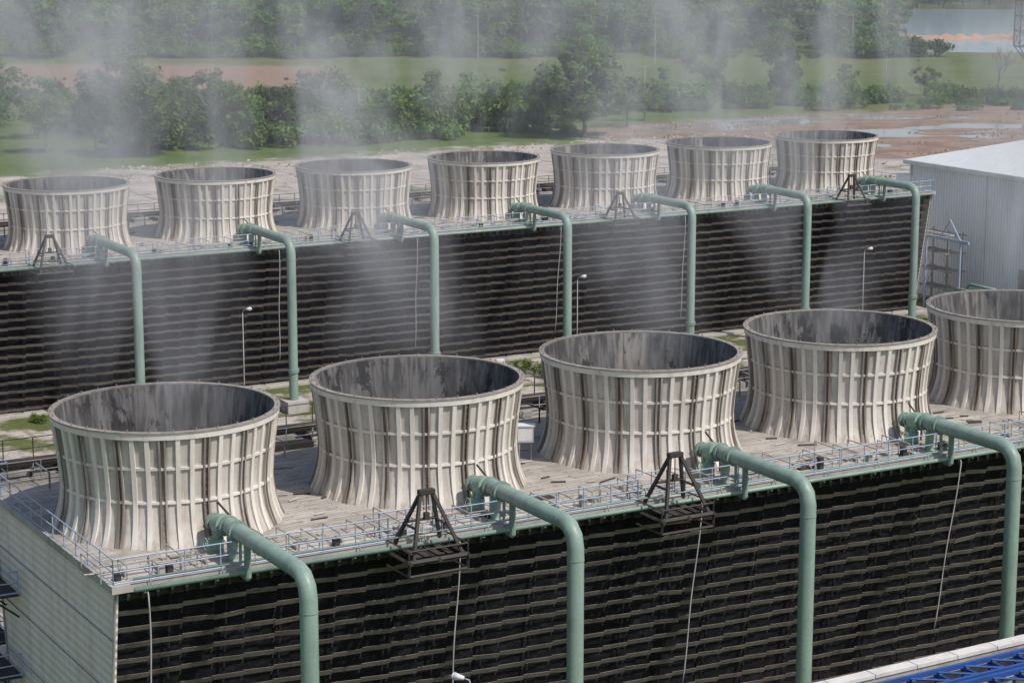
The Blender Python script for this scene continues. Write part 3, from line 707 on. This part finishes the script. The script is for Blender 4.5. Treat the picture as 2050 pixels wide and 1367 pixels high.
while y<1060:
    half=.25*y+35; x=-half
    while x<half:
        xx=x+R.uniform(-4,4); yy=y+R.uniform(-5,5)
        lake_left=112+(yy-605)*.105
        if not (yy<874 and xx>lake_left-3):
            k=R.uniform(.55,1.35)
            if R.random()<.9: obj('forest_tree',R.choice(T_for),(xx,yy,-.5),R.uniform(0,6.28),fo,(k*R.uniform(.9,1.2),k*R.uniform(.9,1.2),k*R.uniform(.9,1.15)))
        x+=9.0
    y+=9.5 if y<720 else 13
def pole(x,y,h,arm=True):
    mb=MB(); mb.tube((0,0,0),(0,0,h),.13,.09,8,0)
    if arm:
        mb.box(-1.0,1.0,-.06,.06,h-.7,h-.58,0)
        for k in (-1,0,1): mb.tube((k*.9,0,h-.58),(k*.9,0,h-.35),.05,n=6,mi=0)
    obj('utility_pole',mb.mesh('utility_pole',[M_conc]),(x,y,0))
for x,y,h in ((-26.5,372,9.2),(25.5,415,10),(-9,572,14),(37,560,12),(92,585,12),(57,440,12),(78,450,9)): pole(x,y,h)
mb=MB(); Hh=46
def lw(z): return .5 if z<12 else 2.6
z=0
while z<Hh-1:
    step=2.4 if z<11.9 else 3.0
    z2=min(Hh,z+step); a=lw(z); b=a
    cs=[(-1,-1),(1,-1),(1,1),(-1,1)]
    for i in range(4):
        p=cs[i];q=cs[(i+1)%4]
        mb.tube((p[0]*a,p[1]*a,z),(p[0]*b,p[1]*b,z2),.14,n=4); mb.tube((p[0]*a,p[1]*a,z),(q[0]*b,q[1]*b,z2),.07,n=4); mb.tube((q[0]*a,q[1]*a,z),(p[0]*b,p[1]*b,z2),.07,n=4); mb.tube((p[0]*b,p[1]*b,z2),(q[0]*b,q[1]*b,z2),.07,n=4)
    z=z2
mb.box(-2.9,2.9,-2.9,2.9,11.9,12.0); 
for sx in (-1,1):
    for sy in (-1,1): mb.tube((sx*.5,sy*.5,9),(sx*2.6,sy*2.6,11.95),.12,n=4)
obj('lattice_tower',mb.mesh('lattice_tower',[M_dark]),(104.3,436,0))

# ---------------------------------------------------------------- steam
def steam_mat(dens,seed,drift,lo,hi):
    m=NT('steam_%d'%seed); m.nt.nodes.remove(m.b); o=m.obj(); x,y,z=m.sep(o)
    dx=m.math('SUBTRACT',x,m.math('MULTIPLY',z,drift[0])); dy=m.math('SUBTRACT',y,m.math('MULTIPLY',z,drift[1]))
    r=m.math('SQRT',m.math('ADD',m.math('MULTIPLY',dx,dx),m.math('MULTIPLY',dy,dy)))
    rr_=m.math('DIVIDE',r,m.math('ADD',4.4,m.math('MULTIPLY',z,.30)))
    fall=m.ramp(rr_,.1,1,1,0); n1=m.noise(m.map(o,(1,1,.42),(seed*7.3,seed*3.1,0)),.16,3,.6,1.4)
    hf=m.math('MULTIPLY',m.ramp(z,-.5,3,.12,1),m.ramp(z,8,30,1,.0))
    d=m.math('MULTIPLY',m.math('MULTIPLY',fall,m.ramp(n1,lo,hi)),m.math('MULTIPLY',hf,dens))
    vs=m.n('ShaderNodeVolumeScatter'); vs.inputs['Color'].default_value=(.94,.965,1,1); m.l(d,vs.inputs['Density']); vs.inputs['Anisotropy'].default_value=0
    m.l(vs.outputs[0],m.out.inputs['Volume'])
    try: m.mat.cycles.volume_step_rate=3.0
    except Exception: pass
    return m.mat
def plume(org,s,dens,seed,drift=(-.22,.12),Hp=30,lo=.44,hi=.64):
    mb=MB(); n=14; vs=[]
    for z,rad in ((-1.0,4.0),(Hp,(4.4+Hp*.3)*1.02)):
        for i in range(n): vs.append((drift[0]*z+rad*math.cos(2*math.pi*i/n),drift[1]*z+rad*math.sin(2*math.pi*i/n),z))
    mb.add(vs,[(i,(i+1)%n,n+(i+1)%n,n+i) for i in range(n)]+[tuple(range(n))[::-1],tuple(range(n,2*n))])
    x,y=W(org,s,0); obj('steam_plume',mb.mesh('steam_plume',[steam_mat(dens,seed,drift,lo,hi)]),(x,y,DECK+4.6))
for i,d in enumerate([.23,.26,.14,.18,.15]): plume(F1,i*SF,d,i+1,(-.22-.05*(i%2),.12))
for i,d in zip(range(7),[.10,.08,.07,.15,.08,.17,.12]): plume(B1,i*SB,d,i+10,(-.2-.1*(i%3),.1),lo=.47,hi=.66)
m=NT('haze'); m.nt.nodes.remove(m.b); vs_=m.n('ShaderNodeVolumeScatter'); vs_.inputs['Color'].default_value=(.85,.93,1,1); vs_.inputs['Density'].default_value=.00030
m.l(vs_.outputs[0],m.out.inputs['Volume'])
try: m.mat.cycles.homogeneous_volume=True
except Exception: pass
mb=MB(); mb.box(-260,300,232,1150,-1,42); obj('drifting_haze',mb.mesh('drifting_haze',[m.mat]))

# ---------------------------------------------------------------- light
el=math.radians(54)
S=Vector((.82*math.cos(el),-.57*math.cos(el),math.sin(el))).normalized()
L=bpy.data.lights.new('sun','SUN'); L.energy=3.9; L.angle=math.radians(.5); L.color=(1,.95,.90)
lo=bpy.data.objects.new('sun',L); scene.collection.objects.link(lo); lo.rotation_euler=S.to_track_quat('Z','Y').to_euler()
w=bpy.data.worlds.new('World'); scene.world=w; w.use_nodes=True; nt=w.node_tree; bg=nt.nodes['Background']; sk=nt.nodes.new('ShaderNodeTexSky'); sk.sky_type='NISHITA'; sk.sun_disc=False
sk.sun_elevation=el; sk.sun_rotation=math.atan2(S.x,S.y); sk.dust_density=2.0; nt.links.new(sk.outputs[0],bg.inputs[0]); bg.inputs[1].default_value=.125
scene.view_settings.view_transform='Standard'; scene.view_settings.look='None'; scene.view_settings.exposure=0
cam=bpy.data.cameras.new('camera'); co=bpy.data.objects.new('camera',cam); scene.collection.objects.link(co); scene.camera=co
cam.sensor_width=36; cam.lens=75.5; cam.clip_end=9000; cam.clip_start=.5
co.location=(0,0,38.5); co.rotation_euler=(math.radians(90-11.3),0,0)
